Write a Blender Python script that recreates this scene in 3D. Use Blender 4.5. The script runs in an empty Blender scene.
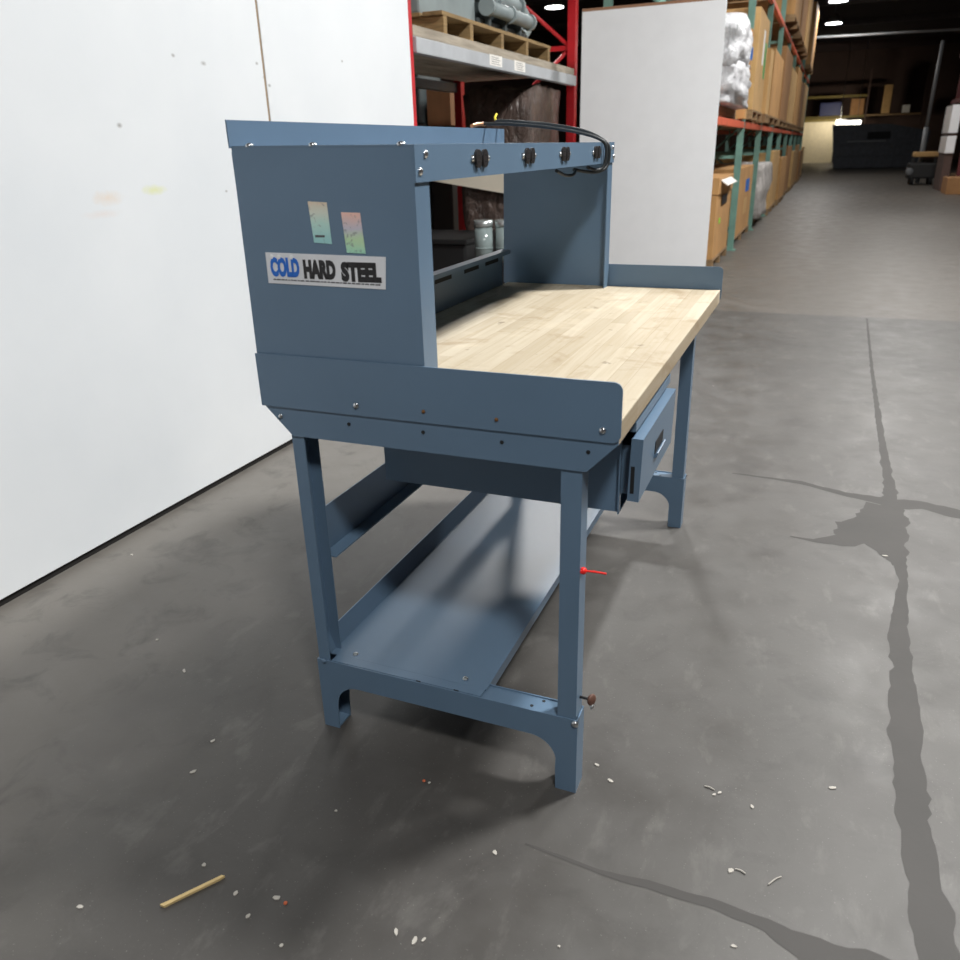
import bpy, bmesh, math, random
from mathutils import Vector, Matrix
random.seed(7)
S = bpy.context.scene
COL = S.collection

# ------------------------------------------------------------------ camera
cd = bpy.data.cameras.new('camera'); cam = bpy.data.objects.new('camera', cd); COL.objects.link(cam)
yaw, pitch, roll = 0.401, -0.3956, -0.0282
fw = Vector((-math.sin(yaw)*math.cos(pitch), math.cos(yaw)*math.cos(pitch), math.sin(pitch)))
rt = Vector((math.cos(yaw), math.sin(yaw), 0)); up = rt.cross(fw)
r_ = rt*math.cos(roll)+up*math.sin(roll); u_ = up*math.cos(roll)-rt*math.sin(roll)
M4 = Matrix.Identity(4)
for i in range(3):
    M4[i][0], M4[i][1], M4[i][2] = r_[i], u_[i], -fw[i]
M4.translation = Vector((0.2871, -1.3145, 1.3203))
cam.matrix_world = M4
cd.sensor_width = 36; cd.lens = 790.6/960*36; cd.clip_start = 0.02; cd.clip_end = 200
cd.dof.use_dof = True; cd.dof.focus_distance = 2.1; cd.dof.aperture_fstop = 5.0
S.camera = cam

# ------------------------------------------------------------------ world, exposure, lamps
w = bpy.data.worlds.new('world'); S.world = w; w.use_nodes = True
w.node_tree.nodes['Background'].inputs[0].default_value = (0.75, 0.82, 0.9, 1)
w.node_tree.nodes['Background'].inputs[1].default_value = 0.03
S.view_settings.view_transform = 'Standard'; S.view_settings.look = 'None'
S.view_settings.gamma = 1; S.view_settings.use_curve_mapping = False
S.view_settings.exposure = 0.0
LAMPS = [  # x, y, z, watts : the high bay lamps of the hall
    (1.7, -2.6, 5.2, 215), (2.0, 2.6, 5.2, 485), (1.9, 7.8, 5.2, 270), (1.9, 14.0, 5.2, 180), (1.9, 21.0, 5.2, 110),
    (-3.0, 9.3, 5.2, 400), (-0.11, 28.7, 5.2, 80), (-0.24, 34.1, 5.2, 80), (-8.0, 25.0, 5.2, 90),
]
def area(x, y, z, p, size, col=(1, .985, .96)):
    l = bpy.data.lights.new('high_bay_light', 'AREA'); l.shape = 'DISK'; l.size = size; l.energy = p; l.color = col
    o = bpy.data.objects.new('high_bay_light', l); o.location = (x, y, z); COL.objects.link(o)
    return o
for (x, y, z, p) in LAMPS: area(x, y, z, p, 0.74 if y < 24 else .5)

# ------------------------------------------------------------------ materials
def lin(c): return tuple(((v/255)/12.92 if v/255 <= .04045 else ((v/255+.055)/1.055)**2.4) for v in c)
class N:
    """small helper around a node tree"""
    def __init__(s, name):
        s.m = bpy.data.materials.new(name); s.m.use_nodes = True; s.t = s.m.node_tree
        s.b = s.t.nodes['Principled BSDF']
    def n(s, typ, **k):
        x = s.t.nodes.new(typ)
        for a, v in k.items(): setattr(x, a, v)
        return x
    def l(s, a, b): s.t.links.new(a, b)
    def set(s, node, idx, v):
        if hasattr(v, 'is_linked'): s.l(v, node.inputs[idx])
        else: node.inputs[idx].default_value = v
    def math(s, op, a, b=None, c=None, clamp=False):
        x = s.n('ShaderNodeMath', operation=op, use_clamp=clamp)
        s.set(x, 0, a)
        if b is not None: s.set(x, 1, b)
        if c is not None: s.set(x, 2, c)
        return x.outputs[0]
    def vm(s, op, a, b=None, scale=None, out=0):
        x = s.n('ShaderNodeVectorMath', operation=op)
        s.set(x, 0, a)
        if b is not None: s.set(x, 1, b)
        if scale is not None: s.set(x, 3, scale)
        return x.outputs[out]
    def noise(s, vec, scale, detail=4, rough=.55, dist=0):
        x = s.n('ShaderNodeTexNoise'); s.l(vec, x.inputs['Vector'])
        x.inputs['Scale'].default_value = scale; x.inputs['Detail'].default_value = detail
        x.inputs['Roughness'].default_value = rough; x.inputs['Distortion'].default_value = dist
        return x.outputs[0]
    def ramp(s, fac, stops):
        x = s.n('ShaderNodeValToRGB'); s.l(fac, x.inputs[0]); e = x.color_ramp.elements
        while len(e) < len(stops): e.new(.5)
        for i, (p, c) in enumerate(stops): e[i].position = p; e[i].color = (*c, 1) if len(c) == 3 else c
        return x.outputs[0]
    def mix(s, fac, a, b, mode='MIX'):
        x = s.n('ShaderNodeMix', data_type='RGBA', blend_type=mode)
        s.set(x, 0, fac); 
        for i, v in ((6, a), (7, b)):
            if hasattr(v, 'is_linked'): s.l(v, x.inputs[i])
            else: x.inputs[i].default_value = (*v, 1)
        return x.outputs[2]
    def bump(s, h, strength=.3, dist=.01):
        x = s.n('ShaderNodeBump'); x.inputs['Strength'].default_value = strength; x.inputs['Distance'].default_value = dist
        s.l(h, x.inputs['Height']); s.l(x.outputs[0], s.b.inputs['Normal'])
def mat(name, rgb, rough=.5, metal=0, var=.08, scale=6, spec=.5, bump=0, bscale=40, bdist=.003, trans=0, emit=None, es=1):
    k = N(name); g = k.n('ShaderNodeTexCoord').outputs['Object']
    c = lin(rgb)
    nz = k.noise(g, scale, 5)
    lo = tuple(v*(1-var) for v in c); hi = tuple(min(1, v*(1+var)) for v in c)
    k.l(k.ramp(nz, [(.3, lo), (.7, hi)]), k.b.inputs['Base Color'])
    k.b.inputs['Roughness'].default_value = rough; k.b.inputs['Metallic'].default_value = metal
    k.b.inputs['Specular IOR Level'].default_value = spec
    if bump: k.bump(k.noise(g, bscale, 4), bump, bdist)
    if trans: k.b.inputs['Transmission Weight'].default_value = trans
    if emit: k.b.inputs['Emission Color'].default_value = (*lin(emit), 1); k.b.inputs['Emission Strength'].default_value = es
    return k.m

def floor_mat():
    k = N('concrete_floor'); P = k.n('ShaderNodeNewGeometry').outputs['Position']
    sep = k.n('ShaderNodeSeparateXYZ'); k.l(P, sep.inputs[0])
    n1 = k.noise(P, .9, 5, .55, .4); n2 = k.noise(P, 5, 6, .6); n3 = k.noise(P, 60, 3, .6); n4 = k.noise(P, 2.1, 5, .6, .8)
    base = k.ramp(n1, [(.30, lin((70, 68, 65))), (.52, lin((79, 77, 74))), (.72, lin((88, 86, 82)))])
    base = k.mix(k.math('MULTIPLY', k.ramp(n4, [(.42, (0, 0, 0)), (.62, (1, 1, 1))]), .45), base, lin((66, 64, 62)), 'MIX')
    base = k.mix(k.ramp(n2, [(.35, (.0,)*3), (.75, (.45,)*3)]), base, lin((96, 95, 93)))
    # grime ground into the slab round the bench, part painted shade: an irregular stain
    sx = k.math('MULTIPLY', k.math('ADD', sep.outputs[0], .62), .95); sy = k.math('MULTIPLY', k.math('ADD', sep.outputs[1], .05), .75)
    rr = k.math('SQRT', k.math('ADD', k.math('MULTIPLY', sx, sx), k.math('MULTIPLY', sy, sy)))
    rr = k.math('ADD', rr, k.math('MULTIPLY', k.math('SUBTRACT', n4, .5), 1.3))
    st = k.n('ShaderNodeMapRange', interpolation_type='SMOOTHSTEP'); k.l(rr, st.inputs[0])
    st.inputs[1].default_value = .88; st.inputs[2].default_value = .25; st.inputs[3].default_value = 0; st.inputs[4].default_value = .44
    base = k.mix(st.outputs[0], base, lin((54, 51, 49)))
    # lighter concrete painted along the white wall, making up for lamp falloff
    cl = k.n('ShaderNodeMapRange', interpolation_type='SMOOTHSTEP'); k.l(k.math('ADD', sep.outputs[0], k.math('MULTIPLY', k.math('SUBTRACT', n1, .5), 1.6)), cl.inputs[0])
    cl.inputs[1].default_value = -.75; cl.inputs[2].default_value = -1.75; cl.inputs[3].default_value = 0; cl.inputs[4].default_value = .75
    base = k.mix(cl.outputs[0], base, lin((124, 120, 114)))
    # pale scuffs and fine mottling
    sc = k.noise(k.vm('MULTIPLY', P, (9, 4.5, 1)), 1.4, 6, .65, .3)
    base = k.mix(k.ramp(sc, [(.56, (0,)*3), (.76, (.4,)*3)]), base, lin((118, 116, 112)))
    sd = k.noise(k.vm('ADD', P, (5.5, 2.2, 0)), 6.5, 6, .65, .6)
    base = k.mix(k.ramp(sd, [(.52, (0,)*3), (.72, (.5,)*3)]), base, lin((59, 57, 55)))
    # second slab, beyond the joint
    far = k.math('MULTIPLY', k.math('SUBTRACT', sep.outputs[1], 5.72), 40, clamp=True)
    base = k.mix(far, base, k.mix(.6, base, lin((104, 98, 91))))
    spk = k.ramp(k.noise(P, 190, 2, .5), [(.68, (0, 0, 0)), (.74, (.6, .6, .6))])
    base = k.mix(spk, base, lin((120, 118, 114)))
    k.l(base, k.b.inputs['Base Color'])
    k.l(k.ramp(n2, [(.3, (.36,)*3), (.7, (.56,)*3)]), k.b.inputs['Roughness'])
    k.b.inputs['Specular IOR Level'].default_value = .45
    k.bump(n3, .08, .003)
    return k.m
def patch_mat():
    k = N('patching_compound'); P = k.n('ShaderNodeNewGeometry').outputs['Position']
    k.l(k.ramp(k.noise(P, 3, 5), [(.3, lin((64, 63, 61))), (.7, lin((71, 69, 67)))]), k.b.inputs['Base Color'])
    k.b.inputs['Roughness'].default_value = .6; k.b.inputs['Specular IOR Level'].default_value = .3; k.bump(k.noise(P, 60, 3), .08, .003)
    return k.m

def wood_top_mat():
    k = N('maple_butcher_block'); P = k.n('ShaderNodeNewGeometry').outputs['Position']
    sep = k.n('ShaderNodeSeparateXYZ'); k.l(P, sep.inputs[0])
    row = k.math('FLOOR', k.math('DIVIDE', sep.outputs[0], .044))
    wn = k.n('ShaderNodeTexWhiteNoise', noise_dimensions='1D'); k.l(row, wn.inputs['W'])
    yo = k.math('FLOOR', k.math('ADD', k.math('DIVIDE', sep.outputs[1], .62), k.math('MULTIPLY', wn.outputs[0], 3)))
    wn2 = k.n('ShaderNodeTexWhiteNoise', noise_dimensions='2D')
    cb = k.n('ShaderNodeCombineXYZ'); k.l(row, cb.inputs[0]); k.l(yo, cb.inputs[1]); k.l(cb.outputs[0], wn2.inputs['Vector'])
    grain = k.noise(k.vm('MULTIPLY', P, (70, 3, 70)), 1, 5, .6, .6)
    c = k.ramp(wn2.outputs[0], [(0, lin((178, 166, 144))), (.5, lin((188, 177, 156))), (1, lin((196, 186, 166)))])
    c = k.mix(k.ramp(grain, [(.42, (0,)*3), (.7, (.4,)*3)]), c, lin((164, 144, 110)))
    fr = k.math('FRACT', k.math('DIVIDE', sep.outputs[0], .044))
    c = k.mix(k.math('MULTIPLY', k.math('LESS_THAN', fr, .035), .30), c, lin((130, 104, 70)))
    stain = k.ramp(k.noise(P, 7, 6, .65, .5), [(.54, (0,)*3), (.68, (.6,)*3)])
    c = k.mix(stain, c, lin((150, 128, 98)))
    dark = k.ramp(k.noise(k.vm('ADD', P, (3.1, 7.7, 0)), 13, 5, .65), [(.655, (0,)*3), (.72, (.7,)*3)])
    c = k.mix(dark, c, lin((92, 74, 60)))
    pale = k.ramp(k.noise(k.vm('ADD', P, (1.7, 2.7, 0)), 5, 5, .6), [(.6, (0,)*3), (.75, (.5,)*3)])
    c = k.mix(pale, c, lin((212, 200, 176)))
    k.l(c, k.b.inputs['Base Color']); k.b.inputs['Roughness'].default_value = .62; k.b.inputs['Specular IOR Level'].default_value = .3
    k.bump(grain, .08, .002)
    return k.m

def wall_mat():
    k = N('white_wall_board'); P = k.n('ShaderNodeNewGeometry').outputs['Position']
    c = k.ramp(k.noise(P, 1.3, 5), [(.3, lin((224, 229, 233))), (.7, lin((233, 237, 240)))])
    # coloured scuffs and small grey marks left on the board
    def scuff(c, y, z, sy, sz, col, am):
        d = k.vm('MULTIPLY', k.vm('SUBTRACT', P, (-2, y, z)), (0, 1/sy, 1/sz))
        d = k.vm('LENGTH', d, out=1)
        f = k.math('MULTIPLY', k.math('SUBTRACT', 1.25, k.math('ADD', d, k.math('MULTIPLY', k.noise(P, 30, 4), .8))), am*2, clamp=True)
        f = k.math('MULTIPLY', f, am)
        return k.mix(f, c, lin(col))
    c = scuff(c, .865, 1.20, .09, .035, (228, 190, 140), .45)
    c = scuff(c, .83, 1.15, .11, .02, (232, 200, 180), .35)
    c = scuff(c, 1.09, 1.215, .08, .025, (220, 225, 130), .6)
    for (y, z, s) in ((1.30, 1.67, .010), (1.46, 1.655, .014), (.98, 1.43, .012), (2.49, 1.74, .008), (1.80, 1.68, .01), (1.49, 1.19, .008), (1.84, 1.63, .01), (1.87, 1.60, .01)):
        c = scuff(c, y, z, s*1.6, s, (130, 128, 124), .7)
    k.l(c, k.b.inputs['Base Color']); k.b.inputs['Roughness'].default_value = .35
    return k.m

def cardboard(name, rgb):
    k = N(name); g = k.n('ShaderNodeTexCoord').outputs['Object']; c = lin(rgb)
    st = k.noise(k.vm('MULTIPLY', g, (22, 22, .8)), 1, 3); nz = k.noise(g, 3, 5)
    cc = k.ramp(nz, [(.3, tuple(v*.82 for v in c)), (.7, tuple(min(1, v*1.12) for v in c))])
    cc = k.mix(.12, cc, k.ramp(st, [(.4, tuple(v*.5 for v in c)), (.6, c)]))
    k.l(cc, k.b.inputs['Base Color']); k.b.inputs['Roughness'].default_value = .8
    return k.m
def rough_wood(name, rgb):
    k = N(name); g = k.n('ShaderNodeTexCoord').outputs['Object']; c = lin(rgb)
    gr = k.noise(k.vm('MULTIPLY', g, (6, 2, 30)), 1, 5, .6, 1)
    k.l(k.ramp(gr, [(.3, tuple(v*.6 for v in c)), (.7, tuple(min(1, v*1.2) for v in c))]), k.b.inputs['Base Color'])
    k.b.inputs['Roughness'].default_value = .8
    return k.m
def film(name, rgb, rough=.2):
    k = N(name); g = k.n('ShaderNodeTexCoord').outputs['Object']; c = lin(rgb)
    nz = k.noise(g, 5, 6, .6, 1.2)
    k.l(k.ramp(nz, [(.3, tuple(v*.65 for v in c)), (.7, tuple(min(1, v*1.2) for v in c))]), k.b.inputs['Base Color'])
    k.b.inputs['Roughness'].default_value = rough
    k.bump(k.noise(k.vm('MULTIPLY', g, (1, 1, .6)), 9, 6, .6, 1.6), .9, .06)
    return k.m
def holo(name, stops, z0, z1):
    k = N(name); P = k.n('ShaderNodeNewGeometry').outputs['Position']
    sep = k.n('ShaderNodeSeparateXYZ'); k.l(P, sep.inputs[0])
    t = k.math('DIVIDE', k.math('SUBTRACT', sep.outputs[2], z0), z1-z0, clamp=True)
    c = k.ramp(k.math('ADD', t, k.math('MULTIPLY', k.math('SUBTRACT', k.noise(P, 40, 3), .5), .25)), [(p, lin(q)) for p, q in stops])
    mk = k.ramp(k.noise(P, 75, 4, .6, 1.5), [(.58, (0,)*3), (.66, (.55,)*3)])
    k.l(k.mix(mk, c, lin((120, 125, 128))), k.b.inputs['Base Color']); k.b.inputs['Roughness'].default_value = .3
    return k.m

MT = dict(
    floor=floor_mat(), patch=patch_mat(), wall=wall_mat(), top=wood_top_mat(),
    paint=mat('blue_grey_enamel', (95, 119, 142), .36, var=.05, scale=3, spec=.5),
    seam=mat('board_seam', (150, 132, 112), .8), gap=mat('black_gap_strip', (24, 22, 21), .8),
    zinc=mat('zinc_bolt', (205, 208, 210), .28, 1), hole=mat('dark_hole', (22, 24, 27), .8),
    rust=mat('rusty_bolt', (120, 84, 50), .6, .4),
    blackp=mat('black_plastic', (30, 27, 28), .45), cord=mat('dark_cord', (42, 47, 50), .5),
    copper=mat('bare_copper', (205, 150, 110), .3, .8), yel=mat('yellow_wire', (225, 205, 50), .5),
    redp=mat('red_plastic', (235, 40, 35), .4), brownr=mat('brown_rubber', (92, 62, 50), .6),
    silver=mat('silver_label', (222, 224, 228), .4, 0), lblue=mat('label_blue', (20, 106, 205), .4), lblack=mat('label_black', (34, 32, 34), .45, var=.5, scale=120),
    lwhite=mat('label_white', (235, 236, 238), .5), tiny=mat('label_print', (90, 90, 94), .6),
    h1=holo('hologram_teal', [(0, (156, 210, 210)), (.45, (186, 222, 212)), (.75, (214, 220, 206)), (1, (222, 204, 180))], 1.17, 1.238),
    h2=holo('hologram_pink', [(0, (166, 222, 196)), (.35, (192, 222, 178)), (.6, (200, 196, 208)), (1, (236, 192, 178))], 1.149, 1.22),
    red=mat('red_rack_paint', (190, 26, 36), .45, var=.15), beam=mat('grey_beam_paint', (176, 180, 184), .45, var=.1),
    darkred=mat('dark_red_paint', (92, 34, 36), .6), green=mat('green_rack_paint', (108, 148, 136), .5, var=.15), orange=mat('orange_beam_paint', (214, 102, 74), .5, var=.15),
    plank=rough_wood('weathered_plank', (168, 158, 142)), skid=rough_wood('skid_lumber', (150, 124, 84)), pal=rough_wood('pallet_lumber', (150, 122, 88)),
    mach=mat('grey_machine_paint', (140, 152, 154), .45, var=.12), machd=mat('dark_machine', (66, 74, 76), .5, var=.2),
    wrap=film('dark_stretch_film', (96, 82, 76), .18), wwrap=film('white_plastic_wrap', (232, 233, 238), .35), cwrap=film('clear_stretch_film', (205, 200, 196), .25),
    paper=mat('white_paper', (236, 234, 228), .7), ink=mat('faint_ink', (140, 140, 140), .8),
    sheet=mat('white_melamine', (245, 247, 249), .4, var=.02), sedge=mat('particle_board_edge', (158, 118, 92), .8),
    c1=cardboard('cardboard_tan', (196, 150, 96)), c2=cardboard('cardboard_pale', (208, 168, 112)), c4=cardboard('cardboard_dim', (118, 84, 54)), c3=cardboard('cardboard_brown', (168, 124, 80)),
    tblue=mat('blue_tape', (40, 112, 200), .5), tgreen=mat('green_sticker', (94, 168, 96), .5), lime=mat('lime_sticker', (150, 220, 60), .5),
    cream=mat('cream_panel', (236, 228, 210), .5, var=.03), black=mat('black_crate_paint', (30, 31, 32), .55),
    gl=mat('glass_drum', (150, 165, 165), .12, var=.15, spec=.7), lid=mat('silver_lid', (214, 222, 222), .22, .7),
    wall2=mat('dark_hall_wall', (86, 68, 62), .85, var=.2, scale=.6), ceil=mat('dark_hall_ceiling', (76, 62, 62), .9, var=.2, scale=.6),
    truss=mat('ceiling_steel', (110, 104, 104), .6), strip=mat('cream_strip_curtain', (226, 214, 184), .5, var=.06),
    blackm=mat('blue_black_steel', (54, 60, 70), .5, var=.3), yrack=mat('yellow_rack', (120, 104, 44), .6), bluec=mat('blue_crate', (22, 38, 96), .5),
    ocher=mat('orange_goods', (196, 96, 50), .6), pole=mat('grey_pole', (120, 124, 128), .5), shade=mat('lamp_housing', (120, 122, 124), .4, .5),
    glow=mat('lamp_lens', (255, 255, 255), .4, emit=(255, 255, 255), es=14), glow2=mat('tube_lens', (255, 250, 240), .4, emit=(255, 248, 232), es=9),
    chip=mat('pale_chip', (176, 172, 164), .7), chipr=mat('orange_chip', (190, 96, 60), .7), straw=rough_wood('splinter_wood', (222, 196, 140)),
)

# ------------------------------------------------------------------ mesh helpers
class MB:
    def __init__(s): s.bm = bmesh.new(); s.mats = []
    def _mi(s, faces, m):
        if m is None: return
        if m not in s.mats: s.mats.append(m)
        i = s.mats.index(m)
        for f in faces: f.material_index = i
    def box(s, x0, x1, y0, y1, z0, z1, bev=0, m=None, rot=None, piv=None):
        f0 = set(s.bm.faces)
        r = bmesh.ops.create_cube(s.bm, size=1)
        bmesh.ops.scale(s.bm, vec=(abs(x1-x0), abs(y1-y0), abs(z1-z0)), verts=r['verts'])
        bmesh.ops.translate(s.bm, vec=((x0+x1)/2, (y0+y1)/2, (z0+z1)/2), verts=r['verts'])
        vs = r['verts']
        if rot: bmesh.ops.rotate(s.bm, cent=piv or ((x0+x1)/2, (y0+y1)/2, (z0+z1)/2), matrix=rot, verts=vs)
        if bev:
            es = list({e for v in vs for e in v.link_edges})
            bmesh.ops.bevel(s.bm, geom=es, offset=bev, segments=2, affect='EDGES', profile=.6)
        s._mi([f for f in s.bm.faces if f not in f0], m); return s
    def prism(s, poly, ax, a, b, m=None):
        f0 = set(s.bm.faces)
        def P(p, t): return (t, p[0], p[1]) if ax == 'x' else (p[0], t, p[1]) if ax == 'y' else (p[0], p[1], t)
        A = [s.bm.verts.new(P(p, a)) for p in poly]; B = [s.bm.verts.new(P(p, b)) for p in poly]
        s.bm.faces.new(A); s.bm.faces.new(B[::-1]); n = len(poly)
        for i in range(n): s.bm.faces.new((A[i], B[i], B[(i+1) % n], A[(i+1) % n]))
        s._mi([f for f in s.bm.faces if f not in f0], m); return s
    def cyl(s, p, q, r, n=16, r2=None, m=None, smooth=True):
        f0 = set(s.bm.faces); p = Vector(p); q = Vector(q); d = q-p
        rr = bmesh.ops.create_cone(s.bm, cap_ends=True, segments=n, radius1=r, radius2=r if r2 is None else r2, depth=d.length)
        mt = Matrix.Translation((p+q)/2) @ d.to_track_quat('Z', 'Y').to_matrix().to_4x4()
        bmesh.ops.transform(s.bm, matrix=mt, verts=rr['verts'])
        new = [f for f in s.bm.faces if f not in f0]
        if smooth:
            for f in new: f.smooth = len(f.verts) == 4
        s._mi(new, m); return s
    def dome(s, c, d, r, h, m=None, n=12):
        f0 = set(s.bm.faces)
        rr = bmesh.ops.create_uvsphere(s.bm, u_segments=n, v_segments=8, radius=r)
        bmesh.ops.scale(s.bm, vec=(1, 1, h/r), verts=rr['verts'])
        mt = Matrix.Translation(c) @ Vector(d).to_track_quat('Z', 'Y').to_matrix().to_4x4()
        bmesh.ops.transform(s.bm, matrix=mt, verts=rr['verts'])
        new = [f for f in s.bm.faces if f not in f0]
        for f in new: f.smooth = True
        s._mi(new, m); return s
    def tube(s, pts, r, n=10, m=None, sub=6):
        f0 = set(s.bm.faces); P = [Vector(p) for p in pts]; Q = []
        for i in range(len(P)-1):
            a, b, c, d = P[max(i-1, 0)], P[i], P[i+1], P[min(i+2, len(P)-1)]
            for k in range(sub):
                t = k/sub; Q.append(.5*((2*b)+(c-a)*t+(2*a-5*b+4*c-d)*t*t+(3*b-a-3*c+d)*t**3))
        Q.append(P[-1]); rings = []
        ref = Vector((.31, .17, .93)).normalized()
        for i, p in enumerate(Q):
            t = (Q[min(i+1, len(Q)-1)]-Q[max(i-1, 0)]).normalized(); x = t.cross(ref).normalized(); y = t.cross(x); ref = x.cross(t)
            rings.append([s.bm.verts.new(p+x*r*math.cos(2*math.pi*j/n)+y*r*math.sin(2*math.pi*j/n)) for j in range(n)])
        for A, B in zip(rings[:-1], rings[1:]):
            for j in range(n): s.bm.faces.new((A[j], A[(j+1) % n], B[(j+1) % n], B[j])).smooth = True
        s.bm.faces.new(rings[0][::-1]); s.bm.faces.new(rings[-1])
        s._mi([f for f in s.bm.faces if f not in f0], m); return s
    def lump(s, x0, x1, y0, y1, z0, z1, amp=.08, cuts=9, seed=1, rnd=.35, m=None):
        """an irregular wrapped bundle: a rounded, dented block"""
        from mathutils import noise
        f0 = set(s.bm.faces); r = bmesh.ops.create_cube(s.bm, size=2); es = list({e for v in r['verts'] for e in v.link_edges})
        bmesh.ops.subdivide_edges(s.bm, edges=es, cuts=cuts, use_grid_fill=True)
        new = [f for f in s.bm.faces if f not in f0]; vs = list({v for f in new for v in f.verts})
        c = Vector(((x0+x1)/2, (y0+y1)/2, (z0+z1)/2)); h = Vector(((x1-x0)/2, (y1-y0)/2, (z1-z0)/2))
        for v in vs:
            p = v.co.copy(); q = p.normalized()*1.25; p = p.lerp(q, rnd)
            nz = noise.noise(Vector((p.x*1.6+seed*7, p.y*1.6, p.z*1.6)))+.5*noise.noise(Vector((p.x*4, p.y*4+seed*3, p.z*4)))
            p *= 1+amp*nz
            v.co = c+Vector((p.x*h.x, p.y*h.y, max(p.z, -1)*h.z))
        for f in new: f.smooth = True
        s._mi(new, m); return s
    def build(s, name, m, parent=None, off=None):
        off = Vector(off) if off is not None else (OFF if parent is not None else Vector((0, 0, 0)))
        bmesh.ops.recalc_face_normals(s.bm, faces=s.bm.faces)
        if off.length: bmesh.ops.translate(s.bm, vec=-off, verts=s.bm.verts)
        me = bpy.data.meshes.new(name); s.bm.to_mesh(me); s.bm.free()
        if s.mats:
            for x in s.mats: me.materials.append(MT[x])
        else: me.materials.append(MT[m])
        o = bpy.data.objects.new(name, me); COL.objects.link(o)
        if parent is not None: o.parent = parent
        else: o.location = off
        return o
OFF = Vector((0, 0, 0))
def thing(name, label, cat, loc, group=None):
    global OFF
    o = bpy.data.objects.new(name, None); COL.objects.link(o); o.location = loc; o.empty_display_size = .1
    OFF = Vector(loc); o['label'] = label; o['category'] = cat
    if group: o['group'] = group
    return o
def tag(o, label, cat, group=None, kind=None):
    o['label'] = label; o['category'] = cat
    if group: o['group'] = group
    if kind: o['kind'] = kind
    return o
def struct(o, label=None, cat=None):
    o['kind'] = 'structure'
    if label: o['label'] = label; o['category'] = cat
    return o
def clone(o, parent, dx=0, dy=0, dz=0):
    c = o.copy(); COL.objects.link(c); c.parent = parent; c.location = (o.location.x+dx, o.location.y+dy, o.location.z+dz)
    return c

# ================================================================== SETTING
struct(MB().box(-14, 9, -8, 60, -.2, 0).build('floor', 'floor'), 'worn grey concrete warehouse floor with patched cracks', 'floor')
struct(MB().box(-14, 9, -8, 60, 6.5, 6.7).build('ceiling', 'ceil'), 'dark warehouse ceiling', 'ceiling')
struct(MB().box(-14, 9, 60, 60.2, 0, 6.5).build('wall_back', 'wall2'), 'dark brown wall at the far end of the aisle', 'wall')
struct(MB().box(9, 9.2, -8, 60, 0, 6.5).build('wall_right', 'wall2'), 'dark warehouse wall on the right', 'wall')
struct(MB().box(-14.2, -14, -8, 60, 0, 6.5).build('wall_far_left', 'wall2'), 'dark warehouse wall behind the red rack', 'wall')
struct(MB().box(-14, 9, -8.2, -8, 0, 6.5).build('wall_front', 'wall2'), 'dark warehouse wall behind the camera', 'wall')
wl = MB().box(-2.03, -2.0, -4.0, 1.837, .028, 2.50, .002).box(-2.03, -2.0, 1.853, 3.24, .028, 2.50, .002).build('wall_left', 'wall')
struct(wl, 'white board wall with faint coloured scuffs', 'wall')
struct(MB().box(-2.034, -2.003, 1.8375, 1.8525, .028, 2.5).build('trim_1', 'seam'), 'thin brown seam between the two white wall boards', 'seam')
struct(MB().box(-2.03, -2.012, -4.0, 3.24, 0, .03).build('baseboard_left', 'gap'), 'black gap strip along the foot of the white wall', 'baseboard')
# worn joint and cracks filled with darker patching compound, ragged edged: (x, y, half width) along each strip
from mathutils import noise as _nz
def ribbon(b, L, z, seed):
    pts = []
    for (p, q) in zip(L[:-1], L[1:]):
        n = max(2, int(math.hypot(q[0]-p[0], q[1]-p[1])/.022))
        for k in range(n): t = k/n; pts.append(tuple(p[i]+(q[i]-p[i])*t for i in range(3)))
    pts.append(L[-1]); A = []
    for i, (x, y, hw) in enumerate(pts):
        a = pts[max(i-1, 0)]; c = pts[min(i+1, len(pts)-1)]; d = Vector((c[0]-a[0], c[1]-a[1], 0)).normalized(); nn = Vector((-d.y, d.x, 0))
        e1 = hw*(1+.45*_nz.noise(Vector((x*14, y*14, seed)))+.25*_nz.noise(Vector((x*45, y*45, seed))))
        e2 = hw*(1+.45*_nz.noise(Vector((x*14, y*14, seed+9)))+.25*_nz.noise(Vector((x*45, y*45, seed+9))))
        o = Vector((x, y, z)); A.append((b.bm.verts.new(o+nn*e1), b.bm.verts.new(o-nn*e2)))
    for p, q in zip(A[:-1], A[1:]): b.bm.faces.new((p[0], p[1], q[1], q[0]))
strips = [
    [(.707, 5.68, .006), (.683, 4.01, .010), (.674, 2.67, .015), (.675, 2.06, .022), (.668, 1.75, .05), (.670, 1.25, .012), (.640, .95, .026), (.624, .49, .034), (.620, .21, .032), (.624, .03, .031), (.640, -.22, .036)],
    [(.06, 2.02, .004), (.335, 2.005, .016), (.52, 1.93, .02), (.669, 1.905, .05), (.80, 1.915, .04), (1.1, 1.80, .045), (1.6, 1.72, .04)],
    [(.65, 1.86, .06), (.57, 1.62, .085), (.50, 1.50, .04), (.40, 1.46, .015), (.32, 1.47, .004)],
    [(.60, 1.64, .08), (.64, 1.48, .05), (.665, 1.36, .02)],
    [(-.12, -.170, .002), (.04, -.182, .006), (.157, -.178, .010), (.268, -.178, .012), (.35, -.188, .014), (.42, -.21, .024), (.48, -.27, .03)],
    [(.37, -.188, .008), (.46, -.21, .028), (.56, -.225, .045), (.66, -.23, .06)],
]
q = MB()
for i, Ls in enumerate(strips): ribbon(q, Ls, .0003+.00006*i, i*3.7)
struct(q.build('trim_3', 'patch'), 'dark patched strips along the floor joint and cracks', 'floor patch')
tr = MB()
for y in (20, 26, 31.3, 38, 45, 52): tr.box(-14, 9, y-.06, y+.06, 6.3, 6.5)
struct(tr.build('trim_2', 'truss'), 'steel ceiling joists over the aisle', 'joist')

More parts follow.
